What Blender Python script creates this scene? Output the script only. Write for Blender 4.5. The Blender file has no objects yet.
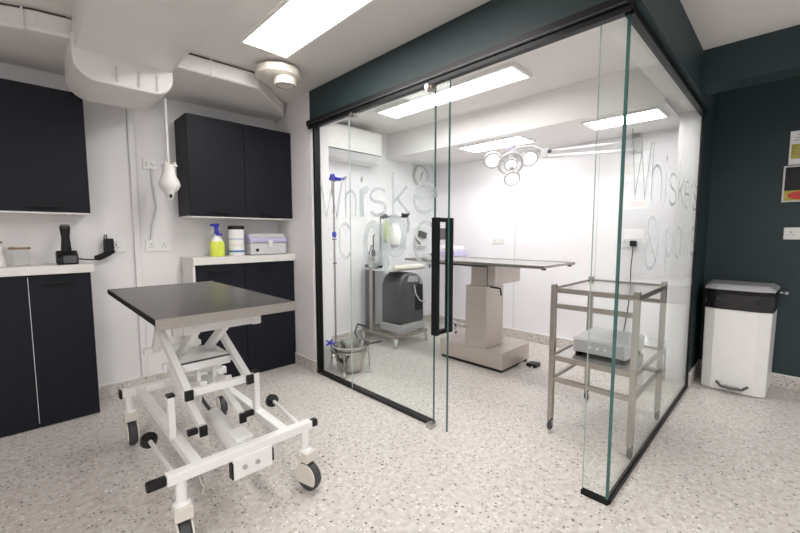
import bpy, bmesh, math, random
from mathutils import Vector, Matrix
random.seed(7)
PI = math.pi
C = bpy.context.scene.collection
OFF = {}
FR = [1.0, 0.0]
def frame(s=1.0, dz=0.0): FR[0] = s; FR[1] = dz   # measured coordinates -> metres

# ------------------------------------------------------------------ materials
def nt(name):
    m = bpy.data.materials.new(name); m.use_nodes = True
    t = m.node_tree; t.nodes.clear()
    return m, t
def N(t, kind, **kw):
    n = t.nodes.new(kind)
    for k, v in kw.items():
        if k in n.inputs: n.inputs[k].default_value = v
        else: setattr(n, k, v)
    return n
def mat(name, col, rough=.5, metal=0.0, var=.04, scale=14.0, bump=0.0, spec=.5, coat=0.0, stretch=None):
    m, t = nt(name)
    out = N(t, 'ShaderNodeOutputMaterial'); p = N(t, 'ShaderNodeBsdfPrincipled')
    p.inputs['Roughness'].default_value = rough; p.inputs['Metallic'].default_value = metal
    p.inputs['Specular IOR Level'].default_value = spec
    p.inputs['Coat Weight'].default_value = coat
    tc = N(t, 'ShaderNodeTexCoord'); mp = N(t, 'ShaderNodeMapping')
    if stretch: mp.inputs['Scale'].default_value = stretch
    t.links.new(tc.outputs['Object'], mp.inputs['Vector'])
    no = N(t, 'ShaderNodeTexNoise', Scale=scale, Detail=4.0)
    t.links.new(mp.outputs['Vector'], no.inputs['Vector'])
    r = N(t, 'ShaderNodeValToRGB')
    r.color_ramp.elements[0].position = .3; r.color_ramp.elements[1].position = .7
    r.color_ramp.elements[0].color = tuple(max(0, c*(1-var)) for c in col[:3]) + (1,)
    r.color_ramp.elements[1].color = tuple(min(1, c*(1+var)) for c in col[:3]) + (1,)
    t.links.new(no.outputs['Fac'], r.inputs['Fac']); t.links.new(r.outputs['Color'], p.inputs['Base Color'])
    if bump:
        b = N(t, 'ShaderNodeBump', Strength=bump, Distance=.002)
        t.links.new(no.outputs['Fac'], b.inputs['Height']); t.links.new(b.outputs['Normal'], p.inputs['Normal'])
    t.links.new(p.outputs['BSDF'], out.inputs['Surface'])
    return m
def emit(name, col, s):
    m, t = nt(name)
    out = N(t, 'ShaderNodeOutputMaterial'); e = N(t, 'ShaderNodeEmission', Strength=s)
    e.inputs['Color'].default_value = col + (1,)
    t.links.new(e.outputs[0], out.inputs['Surface']); return m
def glass_mat(name, tint, base=.035):
    m, t = nt(name)
    out = N(t, 'ShaderNodeOutputMaterial'); tr = N(t, 'ShaderNodeBsdfTransparent'); gl = N(t, 'ShaderNodeBsdfGlossy')
    tr.inputs['Color'].default_value = tint + (1,); gl.inputs['Roughness'].default_value = .01
    gl.inputs['Color'].default_value = (.95, 1, .98, 1)
    lw = N(t, 'ShaderNodeLayerWeight', Blend=.5); pw = N(t, 'ShaderNodeMath', operation='POWER'); pw.inputs[1].default_value = 5
    ml = N(t, 'ShaderNodeMath', operation='MULTIPLY_ADD'); ml.inputs[1].default_value = .4; ml.inputs[2].default_value = base
    mx = N(t, 'ShaderNodeMixShader')
    L = t.links.new
    L(lw.outputs['Facing'], pw.inputs[0]); L(pw.outputs[0], ml.inputs[0]); L(ml.outputs[0], mx.inputs['Fac'])
    L(tr.outputs[0], mx.inputs[1]); L(gl.outputs[0], mx.inputs[2]); L(mx.outputs[0], out.inputs['Surface'])
    return m
def frost_mat(name, col, fac):
    m, t = nt(name)
    out = N(t, 'ShaderNodeOutputMaterial'); tr = N(t, 'ShaderNodeBsdfTransparent'); d = N(t, 'ShaderNodeBsdfDiffuse')
    tl = N(t, 'ShaderNodeBsdfTranslucent'); d.inputs['Color'].default_value = col+(1,); tl.inputs['Color'].default_value = col+(1,)
    m1 = N(t, 'ShaderNodeMixShader'); m1.inputs['Fac'].default_value = .5
    m2 = N(t, 'ShaderNodeMixShader')
    no = N(t, 'ShaderNodeTexNoise', Scale=60.0); ml = N(t, 'ShaderNodeMath', operation='MULTIPLY_ADD'); ml.inputs[1].default_value = .1; ml.inputs[2].default_value = fac-.05
    L = t.links.new
    L(no.outputs['Fac'], ml.inputs[0]); L(ml.outputs[0], m2.inputs['Fac'])
    L(d.outputs[0], m1.inputs[1]); L(tl.outputs[0], m1.inputs[2]); L(tr.outputs[0], m2.inputs[1]); L(m1.outputs[0], m2.inputs[2]); L(m2.outputs[0], out.inputs['Surface'])
    return m
def terrazzo():
    m, t = nt('speckled_vinyl'); L = t.links.new
    out = N(t, 'ShaderNodeOutputMaterial'); p = N(t, 'ShaderNodeBsdfPrincipled', Roughness=.38)
    p.inputs['Specular IOR Level'].default_value = .4
    tc = N(t, 'ShaderNodeTexCoord')
    # bend the coordinates a little so flecks are irregular
    wn = N(t, 'ShaderNodeTexNoise', Scale=90.0, Detail=2.0); L(tc.outputs['Object'], wn.inputs['Vector'])
    add = N(t, 'ShaderNodeVectorMath', operation='MULTIPLY_ADD'); add.inputs[1].default_value = (.012, .012, .012)
    L(wn.outputs['Color'], add.inputs[0]); L(tc.outputs['Object'], add.inputs[2])
    no = N(t, 'ShaderNodeTexNoise', Scale=38.0, Detail=3.0); L(tc.outputs['Object'], no.inputs['Vector'])
    base = N(t, 'ShaderNodeValToRGB'); e = base.color_ramp.elements
    e[0].position = .35; e[0].color = (.53, .49, .455, 1); e[1].position = .62; e[1].color = (.65, .612, .58, 1)
    L(no.outputs['Fac'], base.inputs['Fac'])
    col = base.outputs['Color']
    for sc, lo, hi, cut, c in ((40, .24, .38, .36, (.46, .41, .365, 1)), (44, .17, .26, .30, (.10, .08, .07, 1)), (50, .2, .3, .4, (.80, .77, .74, 1)), (74, .19, .28, .22, (.17, .14, .13, 1))):
        v = N(t, 'ShaderNodeTexVoronoi', Scale=float(sc)); L(add.outputs[0], v.inputs['Vector'])
        mr = N(t, 'ShaderNodeMapRange'); mr.inputs['From Min'].default_value = lo; mr.inputs['From Max'].default_value = hi
        mr.inputs['To Min'].default_value = 1; mr.inputs['To Max'].default_value = 0
        L(v.outputs['Distance'], mr.inputs['Value'])
        sp = N(t, 'ShaderNodeSeparateColor'); L(v.outputs['Color'], sp.inputs['Color'])
        lt = N(t, 'ShaderNodeMath', operation='LESS_THAN'); lt.inputs[1].default_value = cut; L(sp.outputs[0], lt.inputs[0])
        mu = N(t, 'ShaderNodeMath', operation='MULTIPLY'); L(mr.outputs[0], mu.inputs[0]); L(lt.outputs[0], mu.inputs[1])
        mx = N(t, 'ShaderNodeMix', data_type='RGBA'); mx.inputs['B'].default_value = c
        mx2 = mx.inputs
        L(mu.outputs[0], mx.inputs['Factor']); L(col, [i for i in mx.inputs if i.name == 'A' and i.type == 'RGBA'][0])
        [i for i in mx.inputs if i.name == 'B' and i.type == 'RGBA'][0].default_value = c
        col = [o for o in mx.outputs if o.type == 'RGBA'][0]
    L(col, p.inputs['Base Color']); L(p.outputs[0], out.inputs['Surface'])
    return m

M = dict(
 floor=terrazzo(),
 wall=mat('white_wall_paint', (.80, .785, .79), .45, var=.012, scale=3),
 clad=mat('white_wall_cladding', (.86, .85, .87), .3, var=.01, scale=3),
 ceil=mat('ceiling_paint', (.76, .735, .72), .7, var=.015, scale=2),
 tceil=mat('theatre_ceiling_paint', (.80, .785, .775), .7, var=.01, scale=2),
 duct=mat('white_duct_plastic', (.78, .755, .74), .42, var=.02, scale=5),
 teal=mat('dark_teal_paint', (.015, .034, .038), .55, var=.06, scale=4),
 navy=mat('matt_navy_laminate', (.0095, .0098, .016), .5, var=.08, scale=25, spec=.22),
 handle=mat('black_metal', (.004, .004, .0045), .45, spec=.3, var=.1, scale=40),
 counter=mat('pale_marble_laminate', (.74, .72, .69), .35, var=.07, scale=9),
 white=mat('white_plastic', (.82, .81, .79), .35, var=.015),
 cream=mat('cream_plastic', (.70, .665, .60), .4, var=.02),
 powder=mat('white_powder_coat', (.83, .82, .81), .3, var=.015),
 black=mat('black_plastic', (.006, .006, .0065), .42, spec=.35, var=.1, scale=40),
 bag=mat('black_bin_bag', (.01, .01, .011), .25, var=.2, scale=50, bump=.6),
 rubber=mat('grey_rubber', (.05, .05, .055), .6, var=.08, scale=40),
 steel=mat('brushed_steel', (.43, .395, .36), .34, 1.0, var=.06, scale=30, stretch=(1, 1, 12)),
 steelp=mat('polished_steel', (.55, .535, .51), .18, 1.0, var=.04, scale=20),
 table=mat('dark_table_steel', (.095, .085, .080), .28, .7, var=.10, scale=8),
 beige=mat('satin_steel_column', (.60, .54, .50), .38, .7, var=.04, scale=12, stretch=(1, 1, 6)),
 grey=mat('grey_plastic', (.42, .42, .43), .4, var=.04),
 lgrey=mat('light_grey_plastic', (.62, .62, .63), .35, var=.03),
 dgrey=mat('charcoal_plastic', (.075, .075, .08), .35, var=.08),
 yellow=mat('yellow_liquid', (.70, .78, .10), .2, var=.04),
 ylw=mat('yellow_print', (.45, .38, .05), .4, var=.15, scale=30),
 blue=mat('blue_plastic', (.035, .04, .45), .35, var=.08),
 cyan=mat('blue_print', (.05, .20, .48), .35, var=.05),
 orange=mat('orange_print', (.8, .45, .25), .4, var=.05),
 lilac=mat('lilac_plastic', (.55, .52, .72), .35, var=.05),
 red=mat('red_print', (.55, .03, .02), .35, var=.08),
 label=mat('white_label', (.85, .85, .85), .4, var=.01),
 clear=glass_mat('clear_plastic', (.93, .93, .92), .06),
 glass=glass_mat('partition_glass', (.982, .994, .99), .014),
 sedge=mat('pale_glass_edge', (.42, .50, .48), .2, var=.05, scale=6),
 gedge=mat('green_glass_edge', (.05, .14, .125), .15, var=.1, scale=6),
 wood=mat('bamboo_lid', (.20, .145, .09), .5, var=.12, scale=30),
 dial=mat('clock_dial', (.86, .86, .86), .4, var=.01),
 rim=mat('clock_rim', (.6, .6, .6), .35, var=.03),
 cloth=mat('white_cloth', (.8, .79, .78), .8, var=.03, scale=30, bump=.5),
 frost=frost_mat('frosted_vinyl', (.48, .52, .53), .62),
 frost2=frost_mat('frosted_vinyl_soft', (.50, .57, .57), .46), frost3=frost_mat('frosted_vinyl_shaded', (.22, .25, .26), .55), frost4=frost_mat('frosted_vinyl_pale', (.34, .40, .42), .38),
 panel=emit('light_panel_diffuser', (1, .97, .94), 15.0),
 tpanel=emit('theatre_panel_diffuser', (1, .98, .97), 15.0),
 lens=emit('surgical_lamp_lens', (1, 1, 1), 1.15),
)

# ------------------------------------------------------------------ mesh helpers
def nb(): return bmesh.new()
def box(bm, x0, x1, y0, y1, z0, z1):
    v = [bm.verts.new((x, y, z)) for x in (x0, x1) for y in (y0, y1) for z in (z0, z1)]
    for f in ((0,1,3,2),(4,6,7,5),(0,4,5,1),(2,3,7,6),(0,2,6,4),(1,5,7,3)): bm.faces.new([v[i] for i in f])
    return bm
def frame_axes(d):
    d = Vector(d).normalized(); up = Vector((0,0,1)) if abs(d.z) < .95 else Vector((0,1,0))
    a = d.cross(up).normalized(); return a, a.cross(d).normalized()
def bar(bm, p0, p1, w, h=None):
    """square tube between two points, w across, h up"""
    h = h or w; p0, p1 = Vector(p0), Vector(p1); a, b = frame_axes(p1-p0)
    v = [bm.verts.new(p + a*sx*w/2 + b*sy*h/2) for p in (p0, p1) for sx, sy in ((-1,-1),(1,-1),(1,1),(-1,1))]
    for f in ((3,2,1,0),(4,5,6,7),(0,1,5,4),(1,2,6,5),(2,3,7,6),(3,0,4,7)): bm.faces.new([v[i] for i in f])
    return bm
def tube(bm, pts, r, n=10, cap=True):
    pts = [Vector(p) for p in pts]; rings = []
    a = None
    for i, p in enumerate(pts):
        d = (pts[min(i+1, len(pts)-1)] - pts[max(i-1, 0)]).normalized()
        if a is None: a, b = frame_axes(d)
        else:
            a = (a - d*a.dot(d)).normalized(); b = d.cross(a) * -1
            b = a.cross(d)
        rr = r[i] if isinstance(r, (list, tuple)) else r
        rings.append([bm.verts.new(p + (a*math.cos(2*PI*k/n) + b*math.sin(2*PI*k/n))*rr) for k in range(n)])
    for i in range(len(rings)-1):
        for k in range(n):
            bm.faces.new((rings[i][k], rings[i][(k+1)%n], rings[i+1][(k+1)%n], rings[i+1][k]))
    if cap: bm.faces.new(rings[0][::-1]); bm.faces.new(rings[-1])
    return bm
def lathe(bm, prof, c=(0,0,0), n=24, ax=None, sx=1, sy=1, cap=True):
    """prof: (r, z) list; ax rotates the z axis"""
    R = Vector((0,0,1)).rotation_difference(Vector(ax)).to_matrix() if ax else Matrix.Identity(3)
    c = Vector(c); rings = []
    for r, z in prof:
        if r < 1e-6: rings.append([bm.verts.new(c + R @ Vector((0,0,z)))])
        else: rings.append([bm.verts.new(c + R @ Vector((r*sx*math.cos(2*PI*k/n), r*sy*math.sin(2*PI*k/n), z))) for k in range(n)])
    for A, B in zip(rings, rings[1:]):
        for k in range(n):
            q = [A[k%len(A)], A[(k+1)%len(A)], B[(k+1)%len(B)], B[k%len(B)]]
            q2 = []
            for v in q:
                if v not in q2: q2.append(v)
            if len(q2) > 2: bm.faces.new(q2)
    for R_ in (rings[0], rings[-1]):
        if len(R_) > 1 and cap:
            try: bm.faces.new(R_ if R_ is rings[-1] else R_[::-1])
            except ValueError: pass
    return bm
def prism(bm, poly, axis, a, b):
    """poly of 2D points extruded along axis from a to b"""
    def P(u, v, w): return {'x': (w, u, v), 'y': (u, w, v), 'z': (u, v, w)}[axis]
    A = [bm.verts.new(P(u, v, a)) for u, v in poly]; B = [bm.verts.new(P(u, v, b)) for u, v in poly]
    bm.faces.new(A); bm.faces.new(B[::-1]); n = len(poly)
    for i in range(n): bm.faces.new((A[i], B[i], B[(i+1)%n], A[(i+1)%n]))
    return bm
def rot_bm(bm, ang, c, axis='Z'):
    bmesh.ops.rotate(bm, verts=bm.verts, cent=c, matrix=Matrix.Rotation(ang, 3, axis)); return bm

ONE = {'print_lines', 'pin_holes', 'hour_mark', 'flex_bundle', 'lettering', 'shade_strip', 'blue_clip', 'hook_head'}
def islands(bm):
    seen, out = set(), []
    for v0 in bm.verts:
        if v0 in seen: continue
        st, g = [v0], []; seen.add(v0)
        while st:
            v = st.pop(); g.append(v)
            for e in v.link_edges:
                w = e.other_vert(v)
                if w not in seen: seen.add(w); st.append(w)
        lo = Vector([min(v.co[i] for v in g) for i in range(3)]); hi = Vector([max(v.co[i] for v in g) for i in range(3)])
        out.append([g, lo, hi])
    merged = True
    while merged:
        merged = False
        for i in range(len(out)):
            for j in range(i+1, len(out)):
                if all(out[i][1][k] <= out[j][2][k]+.001 and out[j][1][k] <= out[i][2][k]+.001 for k in range(3)):
                    A, B = out[i], out.pop(j)
                    A[0] = A[0]+B[0]; A[1] = Vector(map(min, A[1], B[1])); A[2] = Vector(map(max, A[2], B[2])); merged = True; break
            if merged: break
    res = []
    for g, lo, hi in out:
        sset = set(g); res.append((g, [f for f in bm.faces if f.verts[0] in sset]))
    return res
def obj(name, bm, m, parent=None, bevel=0, smooth=False, kind=None):
    bmesh.ops.recalc_face_normals(bm, faces=bm.faces)
    if FR != [1.0, 0.0]:
        for v in bm.verts: v.co = v.co*FR[0] + Vector((0, 0, FR[1]))
    if parent and name not in ONE:
        gs = islands(bm)
        if len(gs) > 1:
            fr = list(FR); frame(); os_ = []
            for g in gs:
                b2 = nb(); mp = {v: b2.verts.new(v.co) for v in g[0]}
                for f_ in g[1]: b2.faces.new([mp[v] for v in f_.verts])
                ONE.add(name); os_.append(obj(name, b2, m, parent, bevel, smooth, kind)); ONE.discard(name)
            bm.free(); FR[:] = fr
            return os_[0]
    off = OFF.get(parent.name, Vector((0,0,0))) if parent else None
    if parent is None:
        xs = [v.co for v in bm.verts]
        off = Vector(((min(v.x for v in xs)+max(v.x for v in xs))/2, (min(v.y for v in xs)+max(v.y for v in xs))/2, min(v.z for v in xs)))
    bmesh.ops.translate(bm, verts=bm.verts, vec=-off)
    me = bpy.data.meshes.new(name); bm.to_mesh(me); bm.free()
    for mm in (m if isinstance(m, (list, tuple)) else [m]): me.materials.append(M[mm])
    o = bpy.data.objects.new(name, me); C.objects.link(o)
    if parent: o.parent = parent
    else: o.location = off
    OFF[o.name] = off
    if smooth:
        for p in me.polygons: p.use_smooth = True
        try: me.set_sharp_from_angle(angle=math.radians(40))
        except Exception: pass
    if bevel:
        b = o.modifiers.new('bevel', 'BEVEL'); b.width = bevel; b.segments = 2; b.limit_method = 'ANGLE'; b.angle_limit = math.radians(40)
    return o
def tag(o, label, cat, group=None):
    o['label'] = label; o['category'] = cat
    if group: o['group'] = group
    return o
def thing(name, label, cat, loc, group=None):
    loc = Vector(loc)*FR[0] + Vector((0, 0, FR[1])); o = bpy.data.objects.new(name, None); C.objects.link(o); o.location = loc; o.empty_display_size = .05
    OFF[o.name] = loc
    return tag(o, label, cat, group)
def struct(name, bm, m, parent=None, **kw):
    o = obj(name, bm, m, parent, **kw)
    if parent is None: o['kind'] = 'structure'
    return o
def dup(root, delta, label):
    r = root.copy(); C.objects.link(r); r.location = root.location + Vector(delta); r['label'] = label
    for ch in list(root.children):
        c = ch.copy(); C.objects.link(c); c.parent = r
        for g in ch.children:
            d = g.copy(); C.objects.link(d); d.parent = c
    return r

# ------------------------------------------------------------------ the room shell
CZ = 2.215
XB, YB = -2.4, -2.4          # walls behind the photographer
YA, YT = 3.23, 3.20          # wall behind the cabinets, left wall of the theatre
XT, XD = 3.74, 3.89          # far theatre wall, dark wall
XG, YG = 1.66, .461          # front glass plane, right glass plane
struct('floor', box(nb(), XB-.1, 4.05, YB-.1, YA+.1, -.08, 0), 'floor')
struct('ceiling', box(nb(), XB-.1, 4.05, YB-.1, YA+.1, CZ, CZ+.08), 'ceil')
struct('wall_left', box(nb(), XB-.1, 1.70, YA, YA+.1, 0, CZ), 'wall')
struct('wall_alcove', box(nb(), 1.635, 1.80, 2.65, YA, 0, CZ), 'wall')
struct('wall_theatre', box(nb(), 1.80, 4.05, YT, YT+.1, 0, CZ), 'clad')
b = box(nb(), XT, XT+.1, .60, YT, 0, CZ)
far = struct('wall_far', b, 'clad')
struct('wall_right', box(nb(), XD, XD+.1, YB-.1, .461, 0, CZ), 'teal')
struct('wall_stub', box(nb(), 3.43, XD+.1, YG, .585, 0, CZ), 'teal')
struct('wall_jamb', box(nb(), 3.405, 3.43, YG+.012, .60, 0, 1.985), 'wall')
struct('wall_stub_lining', box(nb(), 3.43, XT, .585, .60, 0, CZ), 'clad')
struct('wall_behind', box(nb(), XB-.1, XB, YB-.1, YA+.1, 0, CZ), 'wall')
# joints of the cladding sheets on the far wall
for k, y in enumerate((1.238, 2.05)):
    struct('trim_cladding_joint_%d' % (k+1), box(nb(), XT-.003, XT, y-.003, y+.003, .1, 1.93), 'lgrey')
# coved vinyl upstands with a white capping strip
def upstand(name, x0, x1, y0, y1, cap=True):
    o = struct(name, box(nb(), x0, x1, y0, y1, 0, .092), 'floor', bevel=.004)
    if cap: obj('capping_strip', box(nb(), x0-.002, x1+.002, y0-.002, y1+.002, .092, .100), 'white', o)
upstand('baseboard_left', .262, .80, YA-.012, YA)
upstand('baseboard_alcove', 1.623, 1.635, 2.65, YA)
upstand('baseboard_alcove_return', 1.623, 1.69, 2.638, 2.65)
upstand('baseboard_theatre', 1.80, XT, YT-.012, YT)
upstand('baseboard_far', XT-.012, XT, .60, YT-.012)
upstand('baseboard_right', XD-.012, XD, YB, YG)
upstand('baseboard_stub', 3.43, XD-.012, YG-.012, YG)
# dark teal bulkheads and the beam, white inside
struct('trim_front_bulkhead', box(nb(), 1.632, 1.66, .425, 2.65, 1.985, CZ), 'teal')
struct('trim_front_bulkhead_lining', box(nb(), 1.66, 1.80, .60, 2.65, 1.985, CZ), 'tceil')
struct('trim_right_bulkhead', box(nb(), 1.66, 3.43, .425, .455, 1.965, CZ), 'teal')
struct('trim_right_bulkhead_lining', box(nb(), 1.66, 3.43, .455, .60, 1.985, CZ), 'tceil')
struct('trim_beam', box(nb(), 2.97, 3.14, YB, .425, 1.998, CZ), 'teal')
struct('trim_theatre_soffit', box(nb(), 2.945, XT, .60, YT, 1.957, CZ), 'tceil')
# boxed pipe on the cabinet wall
struct('trim_pipe_boxing', box(nb(), .553, .592, YA-.02, YA, .1, 2.08), 'wall', bevel=.004)

# ------------------------------------------------------------------ glass partition
def ribbon(bm, pts, w, P):
    n = len(pts); closed = pts[0] == pts[-1]
    L, R = [], []
    for i in range(n):
        a = pts[i-1] if i > 0 else (pts[-2] if closed else pts[i])
        c = pts[i+1] if i < n-1 else (pts[1] if closed else pts[i])
        def unit(p, q):
            d = (q[0]-p[0], q[1]-p[1]); l = math.hypot(*d) or 1; return (d[0]/l, d[1]/l)
        d1 = unit(a, pts[i]) if a != pts[i] else unit(pts[i], c)
        d2 = unit(pts[i], c) if c != pts[i] else d1
        n1 = (-d1[1], d1[0]); n2 = (-d2[1], d2[0]); s = (n1[0]+n2[0], n1[1]+n2[1]); l = math.hypot(*s) or 1
        nn = (s[0]/l, s[1]/l); k = min(2.2, 1/max(.3, nn[0]*n1[0]+nn[1]*n1[1]))
        L.append(bm.verts.new(P(pts[i][0]+nn[0]*w/2*k, pts[i][1]+nn[1]*w/2*k)))
        R.append(bm.verts.new(P(pts[i][0]-nn[0]*w/2*k, pts[i][1]-nn[1]*w/2*k)))
    for i in range(n-1): bm.faces.new((L[i], R[i], R[i+1], L[i+1]))
def arc(cx, cy, rx, ry, a0, a1, n=18):
    return [(cx+rx*math.cos(math.radians(a0+(a1-a0)*i/n)), cy+ry*math.sin(math.radians(a0+(a1-a0)*i/n))) for i in range(n+1)]
GL = {  # letter -> strokes in a cell 0..1 wide, x-height 1
 'W': [[(0,1.55),(.25,0),(.5,1.15),(.75,0),(1,1.55)]],
 'h': [[(.08,1.6),(.08,0)], [(.08,.6)]+arc(.5,.6,.42,.4,180,0)[1:]+[(.92,0)]],
 'i': [[(.5,1),(.5,0)], arc(.5,1.36,.05,.05,0,360,8)],
 's': [arc(.5,.76,.4,.24,20,250,14)+arc(.5,.25,.42,.25,70,-160,14)],
 'k': [[(.1,1.6),(.1,0)], [(.85,1),(.12,.45)], [(.3,.6),(.95,0)]],
 'e': [[(.08,.52),(.92,.52)]+arc(.5,.5,.43,.5,3,310,22)],
 'c': [arc(.52,.5,.45,.5,40,320,22)],
 'r': [[(.15,1),(.15,0)], [(.15,.6)]+arc(.6,.6,.45,.38,180,50,10)[1:]],
 '&': [arc(.40,1.2,.26,.3,-40,220,16)+[(.85,0)], arc(.42,.42,.38,.45,115,340,16)+[(.95,.75)]],
 'p': [[(.1,1),(.1,-.6)], arc(.5,.5,.4,.5,180,540,22)],
 'a': [arc(.48,.5,.4,.5,0,360,22), [(.9,1),(.9,0)]],
 'w': [[(0,1),(.25,0),(.5,.8),(.75,0),(1,1)]],
}
def lettering(spec, m, parent, w, P):
    """spec: (char, u0, u1, v0, vheight)"""
    bm = nb()
    for ch, u0, u1, v0, vh in spec:
        for st in GL[ch]: ribbon(bm, [(u0+(u1-u0)*x, v0+vh*y) for x, y in st], w, P)
    return obj('lettering', bm, m, parent)
def pane(name, x0, x1, y0, y1, z0, z1, edges):
    o = struct(name, box(nb(), x0, x1, y0, y1, z0, z1), 'glass')
    for e in edges:   # polished green edge strips
        e_ = box(nb(), *e); obj('polished_edge', e_, 'gedge' if e[3]-e[2] > .0045 and e[1]-e[0] > .0092 else 'sedge', o)
    return o
# fixed front pane (left), with frame
GZ = 1.935
w1 = pane('window_1', XG, XG+.008, 1.41, 2.60, .022, GZ, [(XG-.001, XG+.009, 1.406, 1.411, .022, GZ)])
obj('frame', bar(bar(nb(), (XG+.004, 2.612, 0), (XG+.004, 2.612, GZ+.05), .05, .024), (XG, 2.60, .011), (XG, 1.41, .011), .042, .022), 'handle', w1)
lettering([('W', 2.555, 2.275, 1.245, .18), ('h', 2.25, 2.11, 1.245, .18), ('i', 2.09, 2.02, 1.245, .18), ('s', 1.98, 1.80, 1.245, .17), ('k', 1.76, 1.60, 1.245, .165), ('e', 1.58, 1.385, 1.245, .17)],
          'frost', w1, .022, lambda u, v: (XG-.0015, u, v))
lettering([('c', 2.335, 2.17, .95, .25), ('a', 1.58, 1.36, .95, .24)], 'frost2', w1, .022, lambda u, v: (XG-.0015, u, v))
# sliding door in front of it, pushed open to the left
XS = XG-.032
d1 = pane('door_1', XS, XS+.008, 1.285, 2.15, .015, GZ-.01, [(XS-.001, XS+.009, 1.282, 1.287, .015, GZ-.01), (XS-.0003, XS+.0083, 2.1495, 2.1512, .015, GZ-.01)])
lettering([('r', 2.13-.10, 1.94, 1.24, .18), ('a', 2.00, 1.80, .92, .27), ('p', 1.80, 1.60, 1.0, .22)], 'frost2', d1, .05, lambda u, v: (XS-.0015, u, v))
hb = nb()
for x in (XS-.055, XS+.062): box(hb, x-.013, x+.013, 1.305, 1.345, .57, 1.21)
h = obj('handle', hb, 'handle', d1, bevel=.003)
cb = nb()
for z in (.582, 1.198): box(cb, XS-.055, XS+.062, 1.314, 1.340, z-.011, z+.011)
obj('crosspiece', cb, 'handle', h)
for y in (2.09, 1.42):
    r_ = nb(); box(r_, XS-.014, XS+.022, y-.022, y+.022, GZ-.035, GZ+.012); lathe(r_, [(.0, -.03), (.014, -.03), (.014, .03), (0, .03)], (XS, y, GZ-.02), 14, (1, 0, 0))
    obj('roller_clamp', r_, 'steel', d1)
g_ = box(nb(), XS-.02, XS+.03, 1.38, 1.42, 0, .026); obj('floor_guide', g_, 'steelp', d1)
# narrow front pane at the corner
w2 = pane('window_2', XG, XG+.008, .475, .565, .022, GZ, [(XG-.0005, XG+.0085, .564, .566, .022, GZ)])
obj('frame', box(nb(), XG-.006, XG+.014, YG, .568, 0, .022), 'handle', w2)
# right-hand pane
w3 = pane('window_3', XG+.008, 3.385, YG, YG+.010, .022, GZ, [(XG-.001, XG+.0085, YG-.0005, YG+.0105, .022, GZ)])
fb = nb(); box(fb, XG+.008, 3.405, YG-.005, YG+.014, 0, .022); box(fb, 3.39, 3.404, YG-.004, YG+.012, 0, GZ+.03); box(fb, XG, 3.405, YG-.01, YG+.02, GZ, GZ+.032)
obj('frame', fb, 'handle', w3)
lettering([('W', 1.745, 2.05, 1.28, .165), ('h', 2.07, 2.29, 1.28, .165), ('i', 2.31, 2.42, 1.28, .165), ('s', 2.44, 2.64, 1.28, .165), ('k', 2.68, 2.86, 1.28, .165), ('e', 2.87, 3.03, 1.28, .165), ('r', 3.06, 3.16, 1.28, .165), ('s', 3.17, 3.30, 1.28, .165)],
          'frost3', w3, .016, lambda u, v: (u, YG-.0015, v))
lettering([('&', 2.02, 2.30, .96, .16), ('p', 2.42, 2.62, 1.0, .16), ('a', 2.66, 2.86, .98, .18), ('w', 2.90, 3.12, .98, .18), ('s', 3.16, 3.32, .98, .18)],
          'frost4', w3, .02, lambda u, v: (u, YG-.0015, v))
# black top track of the sliding door
tr = nb(); box(tr, XS-.028, XG+.03, YG-.012, 2.65, GZ+.012, 1.985); box(tr, XS-.02, XS-.014, YG-.012, 2.64, GZ-.012, GZ+.012)
t_ = struct('trim_door_track', tr, 'handle')
obj('track_rail', box(nb(), XS-.0305, XS-.028, YG, 2.64, GZ+.018, GZ+.021), 'dgrey', t_)

# ------------------------------------------------------------------ lights in the ceiling, and added fill lamps
def panel(name, label, x0, x1, y0, y1, z, m, drop=.012):
    t = thing(name, label, 'ceiling light', ((x0+x1)/2, (y0+y1)/2, z-drop-.004), 'flat ceiling light panels')
    f = nb()
    e = .018
    box(f, x0-e, x1+e, y0-e, y0, z-drop, z); box(f, x0-e, x1+e, y1, y1+e, z-drop, z); box(f, x0-e, x0, y0, y1, z-drop, z); box(f, x1, x1+e, y0, y1, z-drop, z)
    obj('frame', f, 'white', t)
    obj('diffuser', box(nb(), x0, x1, y0, y1, z-drop*.7, z-.001), m, t)
    return t
panel('ceiling_light', 'long lit white ceiling panel over the room beside the broad duct', .952, 1.219, 1.0, 2.23, CZ, 'panel')
panel('ceiling_light', 'large lit white panel on the theatre ceiling just behind the glass', 2.295, 2.52, 1.31, 2.60, CZ, 'tpanel', .03)
panel('ceiling_light', 'small lit panel in the low theatre soffit above the surgical lamp heads', 3.05, 3.32, 1.66, 2.28, 1.957, 'tpanel')
panel('ceiling_light', 'small lit panel in the low theatre soffit by the lamp wall bracket', 3.05, 3.30, .66, 1.13, 1.957, 'tpanel')
def lamp(loc, sx, sy, power, rot=(0, 0, 0)):
    l = bpy.data.lights.new('fill_lamp', 'AREA'); l.shape = 'RECTANGLE'; l.size = sx; l.size_y = sy; l.energy = power; l.color = (1, .975, .95)
    o = bpy.data.objects.new('fill_lamp', l); C.objects.link(o); o.location = loc; o.rotation_euler = rot
lamp((-.9, .2, 2.19), .3, 1.2, 22); lamp((1.6, -1.2, 2.19), 1.2, .3, 22); lamp((-.9, -1.4, 2.19), .3, 1.2, 22)  # unseen lamps added behind the camera to brighten the room

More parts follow.
